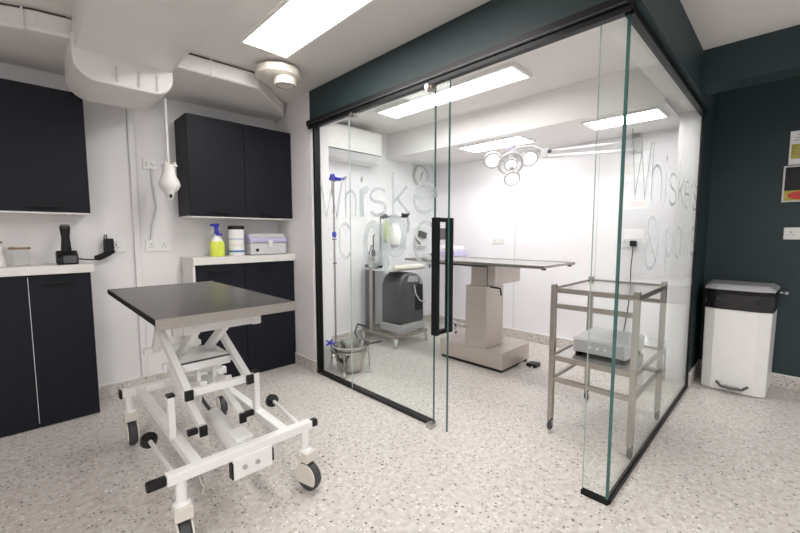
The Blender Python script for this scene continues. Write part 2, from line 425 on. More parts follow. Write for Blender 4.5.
# ------------------------------------------------------------------ ducts
t = thing('ventilation_duct', 'white boxed ventilation duct along the ceiling above the cupboards', 'duct', (.5, 2.9, 2.1))
b = nb()
prism(b, [(-.9, 2.86), (-.4, 2.79), (-.1, 2.70), (.1, 2.62), (.22, 2.60), (1.20, 2.58), (1.62, 3.02), (1.63, YA), (-.9, YA)], 'z', 2.105, 2.203)
obj('duct_run', b, 'duct', t, bevel=.012)
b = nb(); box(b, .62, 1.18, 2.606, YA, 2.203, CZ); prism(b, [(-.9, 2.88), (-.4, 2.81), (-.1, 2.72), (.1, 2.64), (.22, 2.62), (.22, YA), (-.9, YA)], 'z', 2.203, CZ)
obj('shade_strip', b, 'dgrey', t)  # dark grey filler, painted shade of the gap between duct and ceiling
for x, y in ((.06, 2.63), (.90, 2.586)): obj('joint_strip', box(nb(), x-.004, x+.004, y-.005, YA-.03, 2.101, 2.205), 'duct', t)
t = thing('ceiling_duct', 'broad flat white duct crossing the ceiling with a rounded drop end at the wall', 'duct', (.45, 1.0, 1.91))
b = nb(); box(b, .238, .665, -1.6, 2.58, 2.045, CZ)
obj('duct_body', b, 'duct', t, bevel=.006)
def rprof(x0, x1, z0, z1, r):
    return [(x0, z1)] + [(x0+r-r*math.cos(a*PI/16), z0+r-r*math.sin(a*PI/16)) for a in range(9)] + [(x1-r+r*math.sin(a*PI/16), z0+r-r*math.cos(a*PI/16)) for a in range(9)] + [(x1, z1)]
b = nb(); prism(b, rprof(.226, .67, 1.905, 2.12, .10), 'y', 2.54, 2.95)
e_ = obj('drop_box', b, 'duct', t, bevel=.006, smooth=True)
for x in (.40, .50, .585): obj('clip', box(nb(), x, x+.008, 2.533, 2.541, 1.925, 2.005), 'lgrey', t)
t = thing('extractor_vent', 'round cream ceiling extractor vent at the end of the wall duct', 'vent', (1.22, 2.37, 2.1))
b = nb(); lathe(b, [(0, 2.125), (.09, 2.125), (.13, 2.135), (.15, 2.15), (.15, 2.19), (.13, 2.205), (0, 2.205)], (1.265, 2.425, 0), 10)
obj('housing', b, 'cream', t, smooth=True)
b = nb(); lathe(b, [(0, 2.088), (.058, 2.088), (.062, 2.085), (.068, 2.085), (.07, 2.10), (.07, 2.13), (0, 2.13)], (1.28, 2.365, 0), 26)
v_ = obj('valve', b, 'cream', t, smooth=True)
b = nb(); lathe(b, [(.060, 2.0862), (.055, 2.0862), (.055, 2.0877), (.060, 2.0877), (.060, 2.0862)], (1.28, 2.365, 0), 26, cap=False)
obj('valve_gap', b, 'dgrey', v_)

# ------------------------------------------------------------------ cabinets on the left
def pull(parent, x0, x1, y, z): 
    b = nb(); box(b, x0, x1, y-.026, y-.016, z-.008, z+.008); box(b, x0+.005, x0+.015, y-.018, y, z-.006, z+.006); box(b, x1-.015, x1-.005, y-.018, y, z-.006, z+.006)
    return obj('handle', b, 'handle', parent, bevel=.002)
def wall_cabinet(label, x0, x1, yf, doors, handles, z0=1.243, z1=1.955):
    t = thing('wall_cabinet', label, 'cupboard', ((x0+x1)/2, (yf+YA)/2, z0))
    obj('carcass', box(nb(), x0, x1, yf+.02, YA-.002, z0+.012, z1), 'navy', t)
    obj('underside', box(nb(), x0+.004, x1-.004, yf+.004, YA-.002, z0, z0+.012), 'white', t)
    for (a, c), hx in zip(doors, handles):
        d = obj('door', box(nb(), a+.0015, c-.0015, yf, yf+.019, z0+.008, z1-.001), 'navy', t, bevel=.0015)
        pull(d, hx[0], hx[1], yf, z0+.042)
    return t
wall_cabinet('matt dark navy wall cupboard above the hair clippers', -.55, .305, 3.0, [(-.55, -.125), (-.125, .305)], [(-.40, -.25), (.03, .18)])
wall_cabinet('matt dark navy wall cupboard with two doors over the spray bottle', .845, 1.633, 2.95, [(.845, 1.24), (1.24, 1.633)], [(1.00, 1.12), (1.36, 1.48)])
def base_cabinet(label, x0, x1, yf, doors, handles, z1=.895):
    t = thing('base_cabinet', label, 'cupboard', ((x0+x1)/2, (yf+YA)/2, 0))
    obj('carcass', box(nb(), x0, x1, yf+.02, YA-.014, .004, z1), 'navy', t)
    for (a, c), hx in zip(doors, handles):
        d = obj('door', box(nb(), a+.0015, c-.0015, yf, yf+.019, .006, z1-.003), 'navy', t, bevel=.0015)
        pull(d, hx[0], hx[1], yf, z1-.05)
    return t
YL = 2.985
t = base_cabinet('matt dark navy base cupboard under the hair clippers', -.55, .284, YL, [(-.55, .004), (.006, .284)], [(-.4, -.25), (.07, .2)], .893)
obj('edge_strip', box(nb(), .0035, .0065, YL-.002, YL+.004, .03, .88), 'lgrey', t)
t = base_cabinet('matt dark navy two-door base cupboard behind the exam table', .862, 1.632, 2.945, [(.862, 1.213), (1.213, 1.632)], [(.95, 1.08), (1.33, 1.46)], .902)
b = nb(); box(b, .845, .860, 2.95, YA-.014, .004, .902)
obj('end_panel', b, 'white', t)
tag(obj('worktop', box(nb(), -.56, .300, YL-.02, YA-.002, .893, .942), 'counter', bevel=.003), 'pale worktop carrying the hair clippers and clear jar', 'worktop')
tag(obj('worktop', box(nb(), .842, 1.634, 2.925, YA-.002, .902, .955), 'counter', bevel=.003), 'pale worktop under the spray bottle, wipes tub and white box', 'worktop')

# ------------------------------------------------------------------ things on the worktops
ZW = .942
t = thing('storage_jar', 'clear square jar with flat wooden lid beside the charging dock', 'jar', (-.02, 3.06, ZW))
jb = nb(); box(jb, -.055, .02, 3.03, 3.10, ZW, ZW+.096); obj('jar_body', jb, 'clear', t, bevel=.006)
obj('lid', box(nb(), -.064, .03, 3.02, 3.11, ZW+.096, ZW+.108), 'wood', t, bevel=.004)
obj('lid_top', lathe(nb(), [(0, ZW+.108), (.035, ZW+.108), (.033, ZW+.118), (0, ZW+.118)], (-.018, 3.065, 0), 20), 'cream', t)
t = thing('storage_jar', 'pale round jar with dark lid beside the clear square jar', 'jar', (-.125, 3.08, ZW))
obj('jar_body', lathe(nb(), [(0, ZW), (.05, ZW), (.052, ZW+.02), (.046, ZW+.10), (.034, ZW+.13), (0, ZW+.13)], (-.125, 3.08, 0), 24), 'white', t, smooth=True)
obj('lid', lathe(nb(), [(0, ZW+.13), (.04, ZW+.13), (.042, ZW+.142), (0, ZW+.146)], (-.125, 3.08, 0), 24), 'wood', t, smooth=True)
# clippers in a charging stand
t = thing('charging_stand', 'black charging dock holding the hair clippers on the worktop', 'charger', (.19, 3.08, ZW))
b = nb(); prism(b, [(3.02, ZW), (3.14, ZW), (3.13, ZW+.075), (3.09, ZW+.082), (3.045, ZW+.06), (3.02, ZW+.04)], 'x', .135, .235)
obj('dock_body', b, 'black', t, bevel=.008)
obj('dock_face', prism(nb(), [(3.0135, ZW+.01), (3.019, ZW+.01), (3.0285, ZW+.05), (3.023, ZW+.053)], 'x', .165, .225), 'dgrey', t)
obj('power_cord', tube(nb(), [(.235, 3.1, ZW+.03), (.27, 3.11, ZW+.024), (.31, 3.13, ZW+.018), (.33, 3.15, ZW+.024)], .004, 8), 'black', t, smooth=True)
t = thing('hair_clippers', 'black hair clippers standing upright in the charging dock', 'clippers', (.185, 3.095, ZW+.07))
b = nb(); lathe(b, [(0, 0), (.024, 0), (.026, .01), (.023, .06), (.02, .10), (.024, .14), (.026, .165), (.022, .172), (0, .172)], (.185, 3.095, ZW+.062), 18, sy=.7)
c_ = obj('clipper_body', b, 'black', t, smooth=True)
b = nb(); box(b, .165, .205, 3.075, 3.09, ZW+.225, ZW+.24)
for k in range(2): lathe(b, [(0, 0), (.003, 0), (.003, .004), (0, .004)], (.178+.014*k, 3.073, ZW+.216), 10, (0, -1, 0))
obj('blade', b, 'dgrey', t)
# adapter and wrapped flex
frame(1, .11)
t = thing('power_adapter', 'black plug-in adapter with bundled flex hanging at the socket', 'plug', (.40, 3.19, 1.0))
obj('plug_body', box(nb(), .385, .432, 3.165, 3.221, .90, .985), 'black', t, bevel=.006)
pp = [(.40, 3.20, .985), (.395, 3.19, 1.01), (.385, 3.18, 1.005), (.38, 3.18, .96), (.38, 3.185, .90), (.385, 3.19, .87)]
obj('flex', tube(nb(), pp, .0035, 8), 'black', t, smooth=True)
b = nb()
for k in range(5):
    o_ = .006*(k-2)
    tube(b, [(.325, 3.17+o_*.4, .858+o_*.5), (.35, 3.165+o_, .862+o_), (.40, 3.165+o_, .888+o_), (.432, 3.17+o_*.4, .905+o_*.6)], .0075, 8)
obj('flex_bundle', b, 'black', t, smooth=True)
frame()
# spray bottle
SX, SY, SZ = 1.055, 3.06, .955
t = thing('spray_bottle', 'yellow spray bottle with blue trigger head beside the wipes tub', 'bottle', (SX, SY, SZ))
obj('bottle', lathe(nb(), [(0, SZ), (.05, SZ), (.053, SZ+.006), (.053, SZ+.10), (.045, SZ+.115), (0, SZ+.115)], (SX, SY, 0), 24, sy=.65), 'yellow', t, smooth=True)
obj('shoulder', lathe(nb(), [(.045, SZ+.115), (.03, SZ+.14), (.016, SZ+.16), (.014, SZ+.175), (0, SZ+.175)], (SX, SY, 0), 24, sy=.65), 'label', t, smooth=True)
b = nb(); prism(b, [(SX-.045, SZ+.245), (SX+.012, SZ+.25), (SX+.016, SZ+.235), (SX+.006, SZ+.21), (SX+.014, SZ+.18), (SX+.016, SZ+.17), (SX-.016, SZ+.17), (SX-.014, SZ+.2), (SX-.02, SZ+.225), (SX-.045, SZ+.23)], 'y', SY-.014, SY+.014)
h_ = obj('spray_head', b, 'blue', t, bevel=.003)
obj('trigger', prism(nb(), [(SX-.03, SZ+.225), (SX-.02, SZ+.225), (SX-.03, SZ+.19), (SX-.042, SZ+.172), (SX-.046, SZ+.178)], 'y', SY-.006, SY+.006), 'lgrey', h_)
obj('neck_band', box(nb(), SX-.012, SX+.034, SY-.02, SY+.02, SZ+.158, SZ+.172), 'blue', t, bevel=.002)
# wipes tub
WX = 1.20
t = thing('wipes_tub', 'tall white wipes tub with black lid and blue band beside the spray bottle', 'tub', (WX, SY, SZ))
obj('tub', lathe(nb(), [(0, SZ), (.056, SZ), (.058, SZ+.004), (.058, SZ+.205), (0, SZ+.205)], (WX, SY, 0), 28), 'label', t, smooth=True)
obj('lid', lathe(nb(), [(0, SZ+.205), (.06, SZ+.205), (.061, SZ+.208), (.061, SZ+.228), (.056, SZ+.234), (0, SZ+.234)], (WX, SY, 0), 28), 'black', t, smooth=True)
for z0, z1, m in ((.028, .042, 'cyan'), (.128, .133, 'cyan'), (.082, .086, 'orange')):
    obj('printed_band', lathe(nb(), [(.0583, SZ+z0), (.0587, SZ+z0), (.0587, SZ+z1), (.0583, SZ+z1)], (WX, SY, 0), 28, cap=False), m, t, smooth=True)
# sealer box
t = thing('equipment_box', 'pale grey lidded plastic box with front catch beside the wipes tub', 'box', (1.43, 3.06, SZ))
obj('box_body', box(nb(), 1.285, 1.592, 2.99, 3.14, SZ+.004, SZ+.095), 'lgrey', t, bevel=.008)
obj('lid', prism(nb(), [(2.99, SZ+.098), (3.14, SZ+.098), (3.14, SZ+.165), (3.03, SZ+.165), (2.985, SZ+.125)], 'x', 1.282, 1.594), 'lilac', t, bevel=.008)
obj('lid_cover', prism(nb(), [(3.14, SZ+.166), (3.03, SZ+.166), (3.0, SZ+.14), (2.996, SZ+.146), (3.026, SZ+.172), (3.14, SZ+.172)], 'x', 1.30, 1.58), 'lgrey', t)
obj('catch', box(nb(), 1.425, 1.462, 2.972, 2.99, SZ+.06, SZ+.118), 'label', t, bevel=.004)
obj('switch', box(nb(), 1.325, 1.348, 2.985, 2.992, SZ+.03, SZ+.052), 'black', t)
obj('foot', box(box(nb(), 1.30, 1.32, 3.0, 3.13, SZ, SZ+.005), 1.56, 1.58, 3.0, 3.13, SZ, SZ+.005), 'dgrey', t)

# ------------------------------------------------------------------ sockets and switch
def socket(label, c, ax, w, hgt, holes=2, mth='white'):
    """ax 'y' plate on wall facing -Y, 'x' plate on wall facing -X"""
    t = thing('wall_socket', label, 'socket', c)
    def bx(u0, u1, d0, d1, z0, z1, bm):
        if ax == 'y': box(bm, c[0]+u0, c[0]+u1, c[1]-d1, c[1]-d0, c[2]+z0, c[2]+z1)
        else: box(bm, c[0]-d1, c[0]-d0, c[1]+u0, c[1]+u1, c[2]+z0, c[2]+z1)
        return bm
    obj('plate', bx(-w/2, w/2, 0, .009, -hgt/2, hgt/2, nb()), mth, t, bevel=.003)
    for k in range(holes):
        b = nb(); u = (k-(holes-1)/2)*w*.5
        bx(u-.003, u+.003, .009, .0095, .004, .014, b); bx(u-.014, u-.008, .009, .0095, -.012, -.007, b); bx(u+.008, u+.014, .009, .0095, -.012, -.007, b)
        obj('pin_holes', b, 'dgrey', t)
    s = nb()
    for k in range(holes):
        u = (k-(holes-1)/2)*w*.28; bx(u-.006, u+.006, .009, .012, .016, .03, s)
    obj('rocker_switch', s, 'white', t)
    return t
frame(1, .12)
socket('white socket with the black adapter plugged in, beside the hair clippers', (.452, YA, .922), 'y', .10, .088, 1)
socket('white double socket on the wall between the two cupboards', (.698, YA, .920), 'y', .155, .086)
socket('white double socket low on the far theatre wall over the operating table', (XT, 2.255, .926), 'x', .14, .06)
socket('white socket with black plug on the far theatre wall above the trolley', (XT, .97, .925), 'x', .13, .082, 2)
socket('white double socket on the dark wall below the framed sign', (XD, -.045, 1.003), 'x', .15, .085)
t = thing('plug', 'black plug and hanging lead in the theatre socket above the trolley', 'plug', (XT-.03, .935, .92))
obj('plug_body', box(nb(), XT-.05, XT-.0095, .905, .955, .895, .945), 'black', t, bevel=.008)
obj('lead', tube(nb(), [(XT-.035, .93, .895), (XT-.04, .93, .85), (XT-.03, .94, .7), (XT-.05, .93, .5), (XT-.04, .95, .3), (XT-.045, .98, .05), (XT-.05, 1.02, -.108)], .004, 8), 'black', t, smooth=True)
t = thing('fused_switch', 'white fused switch with grey flex on the wall beside the hanging lamp', 'switch', (.672, YA, 1.50))
obj('plate', box(nb(), .632, .714, YA-.01, YA, 1.462, 1.54), 'white', t, bevel=.003)
obj('rocker', box(box(nb(), .645, .662, YA-.014, YA-.01, 1.485, 1.515), .682, .70, YA-.012, YA-.01, 1.485, 1.515), 'lgrey', t)
obj('flex', tube(nb(), [(.68, YA-.012, 1.47), (.682, YA-.012, 1.36), (.69, YA-.012, 1.27), (.70, YA-.012, 1.20), (.665, YA-.01, 1.06), (.655, YA-.01, .965)], .006, 8), 'lgrey', t, smooth=True)
tag(obj('wall_hook', box(box(nb(), .775, .795, YA-.03, YA, 1.46, 1.485), .78, .79, YA-.04, YA-.028, 1.465, 1.50), 'black', bevel=.003), 'tiny black hook on the wall between hanging lamp and two-door cupboard', 'hook')

# hanging lamp
LX, LY = .713, 2.90
t = thing('hanging_lamp', 'white pear-shaped lamp head hanging on a thin rod in front of the switch', 'lamp', (LX, LY, 1.25))
obj('rod', tube(nb(), [(LX+.0, LY, 1.88), (LX+.0, LY, 1.45)], .008, 10), 'white', t, smooth=True)
obj('lamp_head', lathe(nb(), [(0, 1.462), (.036, 1.46), (.042, 1.45), (.036, 1.42), (.044, 1.385), (.06, 1.35), (.064, 1.325), (.05, 1.295), (.026, 1.275), (.02, 1.25), (.014, 1.235), (0, 1.233)], (LX, LY, 0), 26), 'white', t, smooth=True)
obj('grip', box(nb(), LX-.009, LX+.009, LY-.024, LY-.017, 1.243, 1.268), 'black', t, bevel=.003)
obj('bracket', box(nb(), LX-.10, LX+.05, LY-.012, LY+.012, 1.452, 1.462), 'lgrey', t)
for x in (-.022, .028): obj('knob', lathe(nb(), [(0, 0), (.011, 0), (.011, .03), (0, .03)], (LX+x, LY-.03, 1.445), 12), 'cream', t, smooth=True)

frame(1.12)
# ------------------------------------------------------------------ the lifting exam table
t = thing('lift_table', 'white wheeled scissor-lift exam table with dark steel top', 'table', (.5, 1.72, 0))
X0, X1, Y0, Y1, ZT = .258, .710, 1.268, 2.150, .752
obj('table_top', box(nb(), X0+.003, X1-.003, Y0+.004, Y1-.003, ZT-.008, ZT), 'table', t, bevel=.002)
b = nb(); box(b, X0, X1, Y0, Y0+.004, ZT-.031, ZT+.0015); box(b, X0, X1, Y1-.003, Y1, ZT-.02, ZT+.0015)
obj('steel_rim', b, 'steel', t)
b = nb(); box(b, X0, X0+.003, Y0+.004, Y1-.003, ZT-.018, ZT+.001); box(b, X1-.003, X1, Y0+.004, Y1-.003, ZT-.018, ZT+.001)
obj('side_rim', b, 'black', t)
# top sub-frame
ZS = .70
b = nb()
for x in (.375, .605): bar(b, (x, 1.38, ZS-.018), (x, 2.08, ZS-.018), .03, .03)
for y in (1.40, 1.75, 2.06): bar(b, (.33, y, ZS-.018), (.625, y, ZS-.018), .026, .026)
box(b, .36, .62, 1.40, 2.06, ZS-.003, ZT-.008)
obj('top_frame', b, 'powder', t)
# scissor arms: two stages, each pair a mesh of its own
ZB = .247
for (ya, za, yb, zb, xs) in ((1.46, .300, 1.88, .425, (.425, .565)), (2.05, .29, 1.50, .437, (.45, .54)), (1.465, .437, 1.95, .668, (.385, .60)), (1.93, .668, 2.08, .455, (.415, .57)), (1.88, .425, 1.50, .668, (.44, .545))):
    for xx in xs: obj('scissor_arm', bar(nb(), (xx, ya, za), (xx, yb, zb), .024, .032), 'powder', t, bevel=.003)
for (y, z, x0, x1) in ((1.465, .437, .365, .615), (2.08, .455, .37, .615), (1.88, .425, .40, .59), (2.05, .29, .36, .625)):
    obj('cross_tube', bar(nb(), (x0, y, z), (x1, y, z), .026), 'powder', t, bevel=.003)
b = nb()
for x in (.383, .60): box(b, x-.014, x+.014, 1.440, 1.452, .418, .454)
for x in (.423, .565): box(b, x-.013, x+.013, 1.435, 1.447, .275, .312)
for x0, x1 in ((.375, .408), (.582, .615)): box(b, x0, x1, 1.45, 1.47, .285, .305)
obj('end_cap', b, 'black', t, bevel=.002)
b = nb(); box(b, .40, .585, 1.60, 1.80, .50, .51); box(b, .40, .585, 1.60, 1.605, .47, .51); box(b, .40, .585, 1.70, 1.705, .42, .50)
obj('cover_plate', b, 'powder', t, bevel=.002)
p_ = obj('cross_plate', bar(nb(), (.375, 1.62, .49), (.61, 1.62, .49), .012, .030), 'powder', t)
obj('purple_label', box(nb(), .49, .55, 1.6125, 1.6145, .492, .500), 'lilac', p_)
for x in (.47, .53): obj('slotted_stay', box(nb(), x-.006, x+.006, 1.625, 1.64, .33, .50), 'powder', t)
# base frame
obj('front_bar', bar(nb(), (.268, 1.295, .25), (.772, 1.295, .25), .036, .033), 'powder', t, bevel=.004)
obj('rear_bar', bar(nb(), (.288, 2.17, .25), (.765, 2.17, .25), .036, .036), 'powder', t, bevel=.004)
for x in (.36, .665): obj('side_rail', bar(nb(), (x, 1.30, .25), (x, 2.17, .25), .034, .034), 'powder', t, bevel=.004)
for x, zt in ((.345, .42), (.66, .43)):
    u = obj('upright_post', bar(nb(), (x, 1.535, .262), (x, 1.535, zt), .022, .03), 'powder', t, bevel=.003)
    obj('post_cap', box(nb(), x-.012, x+.012, 1.519, 1.551, zt-.003, zt+.005), 'black', u)
for x0, x1 in ((.215, .268), (.772, .80)): obj('bar_grip', bar(nb(), (x0, 1.295, .25), (x1, 1.295, .25), .026, .028), 'black', t, bevel=.006)
obj('rear_end_cap', box(nb(), .279, .289, 2.151, 2.189, .231, .269), 'black', t)
b = nb(); box(b, .462, .60, 1.273, 1.279, .165, .238)
g_ = obj('bracket_plate', b, 'powder', t, bevel=.002)
for x in (.50, .545): obj('bolt', lathe(nb(), [(0, 0), (.009, 0), (.007, .006), (0, .007)], (x, 1.273, .20), 12, (0, -1, 0)), 'steelp', g_)
obj('bracket_end', box(box(nb(), .456, .462, 1.273, 1.30, .17, .225), .60, .606, 1.273, 1.30, .18, .225), 'black', g_)
# actuator
ac = obj('actuator', tube(nb(), [(.505, 1.33, .235), (.51, 1.40, .235), (.528, 1.64, .24), (.53, 1.665, .24), (.531, 1.68, .24)], [.028, .032, .032, .03, .022], 18), 'powder', t, smooth=True)
obj('motor_block', box(nb(), .495, .560, 1.335, 1.43, .225, .272), 'powder', ac, bevel=.006)
obj('actuator_rod', tube(nb(), [(.531, 1.68, .24), (.545, 1.98, .265), (.55, 2.03, .29)], .008, 10), 'dgrey', ac, smooth=True)
# pedals
for (kx, ky, px, py) in ((.322, 1.79, .302, 1.315), (.86, 1.79, .745, 1.315)):
    pd = obj('brake_lever', tube(nb(), [(px, py, .235), (kx, ky, .155)], .0085, 10), 'powder', t, smooth=True)
    obj('pedal_knob', lathe(nb(), [(0, -.02), (.026, -.02), (.031, -.012), (.031, .012), (.026, .02), (0, .022)], (kx, ky+.02, .152), 20, (.1, -.35, 1)), 'black', pd, smooth=True)
# screw hook under the bar
obj('hook_eye', tube(nb(), [(.36, 1.285, .228), (.363, 1.28, .205), (.37, 1.278, .19), (.362, 1.276, .178), (.37, 1.276, .165)], .006, 8), 'steelp', t, smooth=True)
# castors
def castor(x, y, ang, r=.055):
    c = obj('castor', lathe(nb(), [(0, .236), (.017, .236), (.017, .165), (.026, .160), (.028, .145), (0, .145)], (x, y, 0), 18), 'powder', t, smooth=True)
    ca, sa = math.cos(ang), math.sin(ang)
    ox, oy = x - .018*ca, y - .018*sa
    b = nb()
    for s in (-1, 1):
        pr = arc(0, r+.004, r*.95, r*.95, -30, 210, 18); pr = [(u, max(w, .0) ) for u, w in pr]
        pr = [(u, w) for u, w in pr] + [(-r*.6, r*.55), (r*.6, r*.55)]
        vs = []
        for side in (.0175, .023):
            vs.append([b.verts.new((ox+u*ca - s*side*sa, oy+u*sa + s*side*ca, w)) for u, w in pr])
        b.faces.new(vs[0]); b.faces.new(vs[1]); n = len(pr)
        for i in range(n): b.faces.new((vs[0][i], vs[1][i], vs[1][(i+1)%n], vs[0][(i+1)%n]))
    prf = [(-.020, .118), (.035, .118), (.045, .135), (.03, .158), (-.02, .158)]
    for s in (-1, 1): pass
    q = [b.verts.new((ox+u*ca + k*sa, oy+u*sa - k*ca, w)) for k in (-.026, .026) for u, w in prf]
    n = len(prf)
    b.faces.new(q[:n]); b.faces.new(q[n:][::-1])
    for i in range(n): b.faces.new((q[i], q[n+i], q[n+(i+1)%n], q[(i+1)%n]))
    obj('castor_housing', b, 'cream', c, bevel=.003)
    obj('castor_wheel', lathe(nb(), [(0, -.0165), (r-.012, -.0165), (r-.003, -.014), (r, -.007), (r, .007), (r-.003, .014), (r-.012, .0165), (0, .0165)], (ox, oy, r), 24, (-sa, ca, 0)), 'rubber', c, smooth=True)
castor(.308, 1.295, math.radians(84)); castor(.742, 1.29, math.radians(104)); castor(.318, 2.17, math.radians(88)); castor(.735, 2.17, math.radians(82))

# ------------------------------------------------------------------ operating table
t = thing('operating_table', 'stainless operating table on a square pedestal inside the theatre', 'table', (2.55, 1.65, 0))
b = nb(); box(b, 2.27, 2.735, 1.045, 2.24, .792, .802)
obj('table_top', b, 'steelp', t, bevel=.002)
b = nb(); box(b, 2.26, 2.275, 1.045, 2.24, .785, .805); box(b, 2.73, 2.745, 1.045, 2.24, .785, .805); box(b, 2.26, 2.745, 1.04, 1.052, .79, .805)
obj('side_rail', b, 'steel', t)
b = nb()
for x in (2.3, 2.7): 
    for y in (1.06,): box(b, x-.012, x+.012, y-.01, y+.01, .776, .79)
obj('rail_end', b, 'black', t)
obj('top_bracket', box(nb(), 2.30, 2.62, 1.50, 1.93, .768, .785), 'dgrey', t)
obj('tilt_bracket', box(nb(), 2.36, 2.72, 1.44, 1.50, .64, .785), 'beige', t, bevel=.003)
obj('upper_column', box(nb(), 2.425, 2.60, 1.55, 1.69, .60, .775), 'beige', t, bevel=.003)
obj('lower_column', box(nb(), 2.39, 2.625, 1.525, 1.712, .15, .615), 'beige', t, bevel=.004)
obj('column_slot', box(nb(), 2.43, 2.455, 1.548, 1.5502, .62, .77), 'dgrey', t)
obj('base', box(nb(), 2.395, 2.80, 1.39, 1.965, .022, .15), 'beige', t, bevel=.005)
obj('base_gap_shade', box(nb(), 2.405, 2.79, 1.40, 1.955, 0, .022), 'black', t)  # black slab standing in for the shaded gap under the base
k_ = obj('clamp_lever', tube(nb(), [(2.38, 1.49, .622), (2.38, 1.41, .618), (2.38, 1.40, .57)], .007, 8), 'black', t, smooth=True)
t = thing('foot_switch', 'small black foot switch on the floor beside the operating table base', 'foot switch', (2.72, 1.33, 0))
obj('pedal', prism(nb(), [(1.27, 0), (1.35, 0), (1.35, .022), (1.27, .03)], 'x', 2.67, 2.75), 'black', t, bevel=.005)
obj('cable', tube(nb(), [(2.67, 1.30, .008), (2.60, 1.27, .006), (2.58, 1.33, .006), (2.62, 1.385, .008), (2.70, 1.39, .012)], .005, 8), 'lgrey', t, smooth=True)

frame()
# ------------------------------------------------------------------ surgical lamp
t = thing('surgical_lamp', 'white multi-head surgical lamp on a long wall arm above the operating table', 'lamp', (XT-.03, .945, 1.80))
b = nb(); box(b, XT-.03, XT, .905, .985, 1.80, 1.955)
obj('wall_bracket', b, 'lgrey', t, bevel=.004)
obj('bracket_head', box(nb(), XT-.06, XT-.03, .915, .965, 1.925, 1.955), 'grey', t)
EX, EY, EZ = 2.95, 1.375, 1.725
obj('lower_arm', tube(nb(), [(XT-.03, .945, 1.825), (EX, EY, EZ)], .012, 10), 'lgrey', t, smooth=True)
obj('upper_arm', tube(nb(), [(XT-.03, .945, 1.90), (EX, EY-.01, EZ+.04)], .008, 10), 'lgrey', t, smooth=True)
obj('arm_joint', box(nb(), EX-.02, EX+.02, EY-.03, EY+.03, EZ-.012, EZ+.06), 'lgrey', t, bevel=.006)
obj('joint_knob', lathe(nb(), [(0, -.012), (.014, -.012), (.014, .012), (0, .012)], (EX-.02, EY-.04, EZ+.03), 12, (1, 1, 0)), 'dgrey', t, smooth=True)
LC = Vector((2.91, 1.65, 1.70))
pts = [(EX, EY, EZ), (2.945, 1.41, 1.785), (2.94, 1.47, 1.82), (2.93, 1.56, 1.825), (2.92, 1.62, 1.815), (LC.x, LC.y, 1.80), (LC.x, LC.y, 1.72)]
obj('yoke', tube(nb(), pts, .011, 10), 'lgrey', t, smooth=True)
ax = Vector((-.55, -.50, -.55)).normalized()   # the heads look down and towards the room
def disc(c, r, name, par):
    o = obj(name, lathe(nb(), [(0, -.03), (r*.7, -.03), (r, -.012), (r, .008), (r*.86, .01), (0, .01)], c, 26, ax), 'rim', par, smooth=True)
    obj('lens', lathe(nb(), [(0, .0105), (r*.80, .0105), (r*.80, .0125), (0, .0125)], c, 26, ax), 'lens', o)
    return o
n_ = 28; b = nb(); A_, B_ = frame_axes(ax)
rg = [LC + (A_*math.cos(2*PI*k/n_) + B_*math.sin(2*PI*k/n_))*.095 for k in range(n_+1)]
tube(b, rg, .012, 8, cap=False)
obj('ring', b, 'lgrey', t, smooth=True)
side = Vector((-.707, .707, 0)); up = Vector((0, 0, 1))
disc(LC + side*.150 + up*.03, .072, 'lamp_pod', t); disc(LC - side*.150 + up*.045, .072, 'lamp_pod', t); disc(LC - up*.125 + Vector((-.03, -.03, 0)), .066, 'lamp_pod', t); disc(LC + Vector((.0, .0, -.005)), .055, 'lamp_pod', t)
obj('spoke', bar(bar(bar(nb(), LC, LC+side*.1+up*.03, .016), LC, LC-side*.1+up*.04, .016), LC+Vector((0, 0, .05)), LC-up*.09, .016), 'lgrey', t)
obj('sterile_handle', lathe(nb(), [(0, 0), (.016, 0), (.02, .03), (.013, .07), (0, .075)], LC+ax*.01, 14, ax), 'lgrey', t, smooth=True)
obj('control_label', box(nb(), 2.89, 2.92, 1.62, 1.70, 1.825, 1.85), 'lilac', t, bevel=.003)

frame(1.12)
# ------------------------------------------------------------------ steel instrument trolley
t = thing('instrument_trolley', 'stainless steel two-shelf instrument trolley just inside the corner glass', 'trolley', (2.12, .64, 0))
TX0, TX1, TY0, TY1 = 1.865, 2.395, .432, .82
for x in (TX0, TX1-.025):
    for y in (TY0, TY1-.025):
        l = obj('leg', box(nb(), x, x+.025, y, y+.025,   .062, .752), 'steel', t, bevel=.003)
        cb_ = nb(); box(cb_, x+.004, x+.021, y+.002, y+.006, .022, .062); box(cb_, x+.004, x+.021, y+.019, y+.023, .022, .062); box(cb_, x+.004, x+.021, y+.002, y+.023, .05, .064)
        c = obj('castor', cb_, 'steelp', l)
        obj('castor_wheel', lathe(nb(), [(0, -.007), (.022, -.007), (.025, -.003), (.025, .003), (.022, .007), (0, .007)], (x+.0125, y+.0125, .025), 18, (0, 1, 0)), 'rubber', c, smooth=True)
def tray(name, z):
    b = nb(); box(b, TX0+.006, TX1-.006, TY0+.006, TY1-.006, z-.004, z)
    o = obj(name, b, 'steelp', t)
    e = nb(); 
    box(e, TX0+.02, TX1-.02, TY0+.002, TY0+.014, z-.018, z+.006); box(e, TX0+.02, TX1-.02, TY1-.014, TY1-.002, z-.018, z+.006)
    box(e, TX0+.002, TX0+.014, TY0+.02, TY1-.02, z-.018, z+.006); box(e, TX1-.014, TX1-.002, TY0+.02, TY1-.02, z-.018, z+.006)
    obj('shelf_edge', e, 'steel', o)
tray('top_shelf', .730); tray('lower_shelf', .388)
b = nb()
for z in (.645, .27):
    bar(b, (TX0+.012, TY0+.012, z), (TX0+.012, TY1-.012, z), .016, .022); bar(b, (TX1-.012, TY0+.012, z), (TX1-.012, TY1-.012, z), .016, .022)
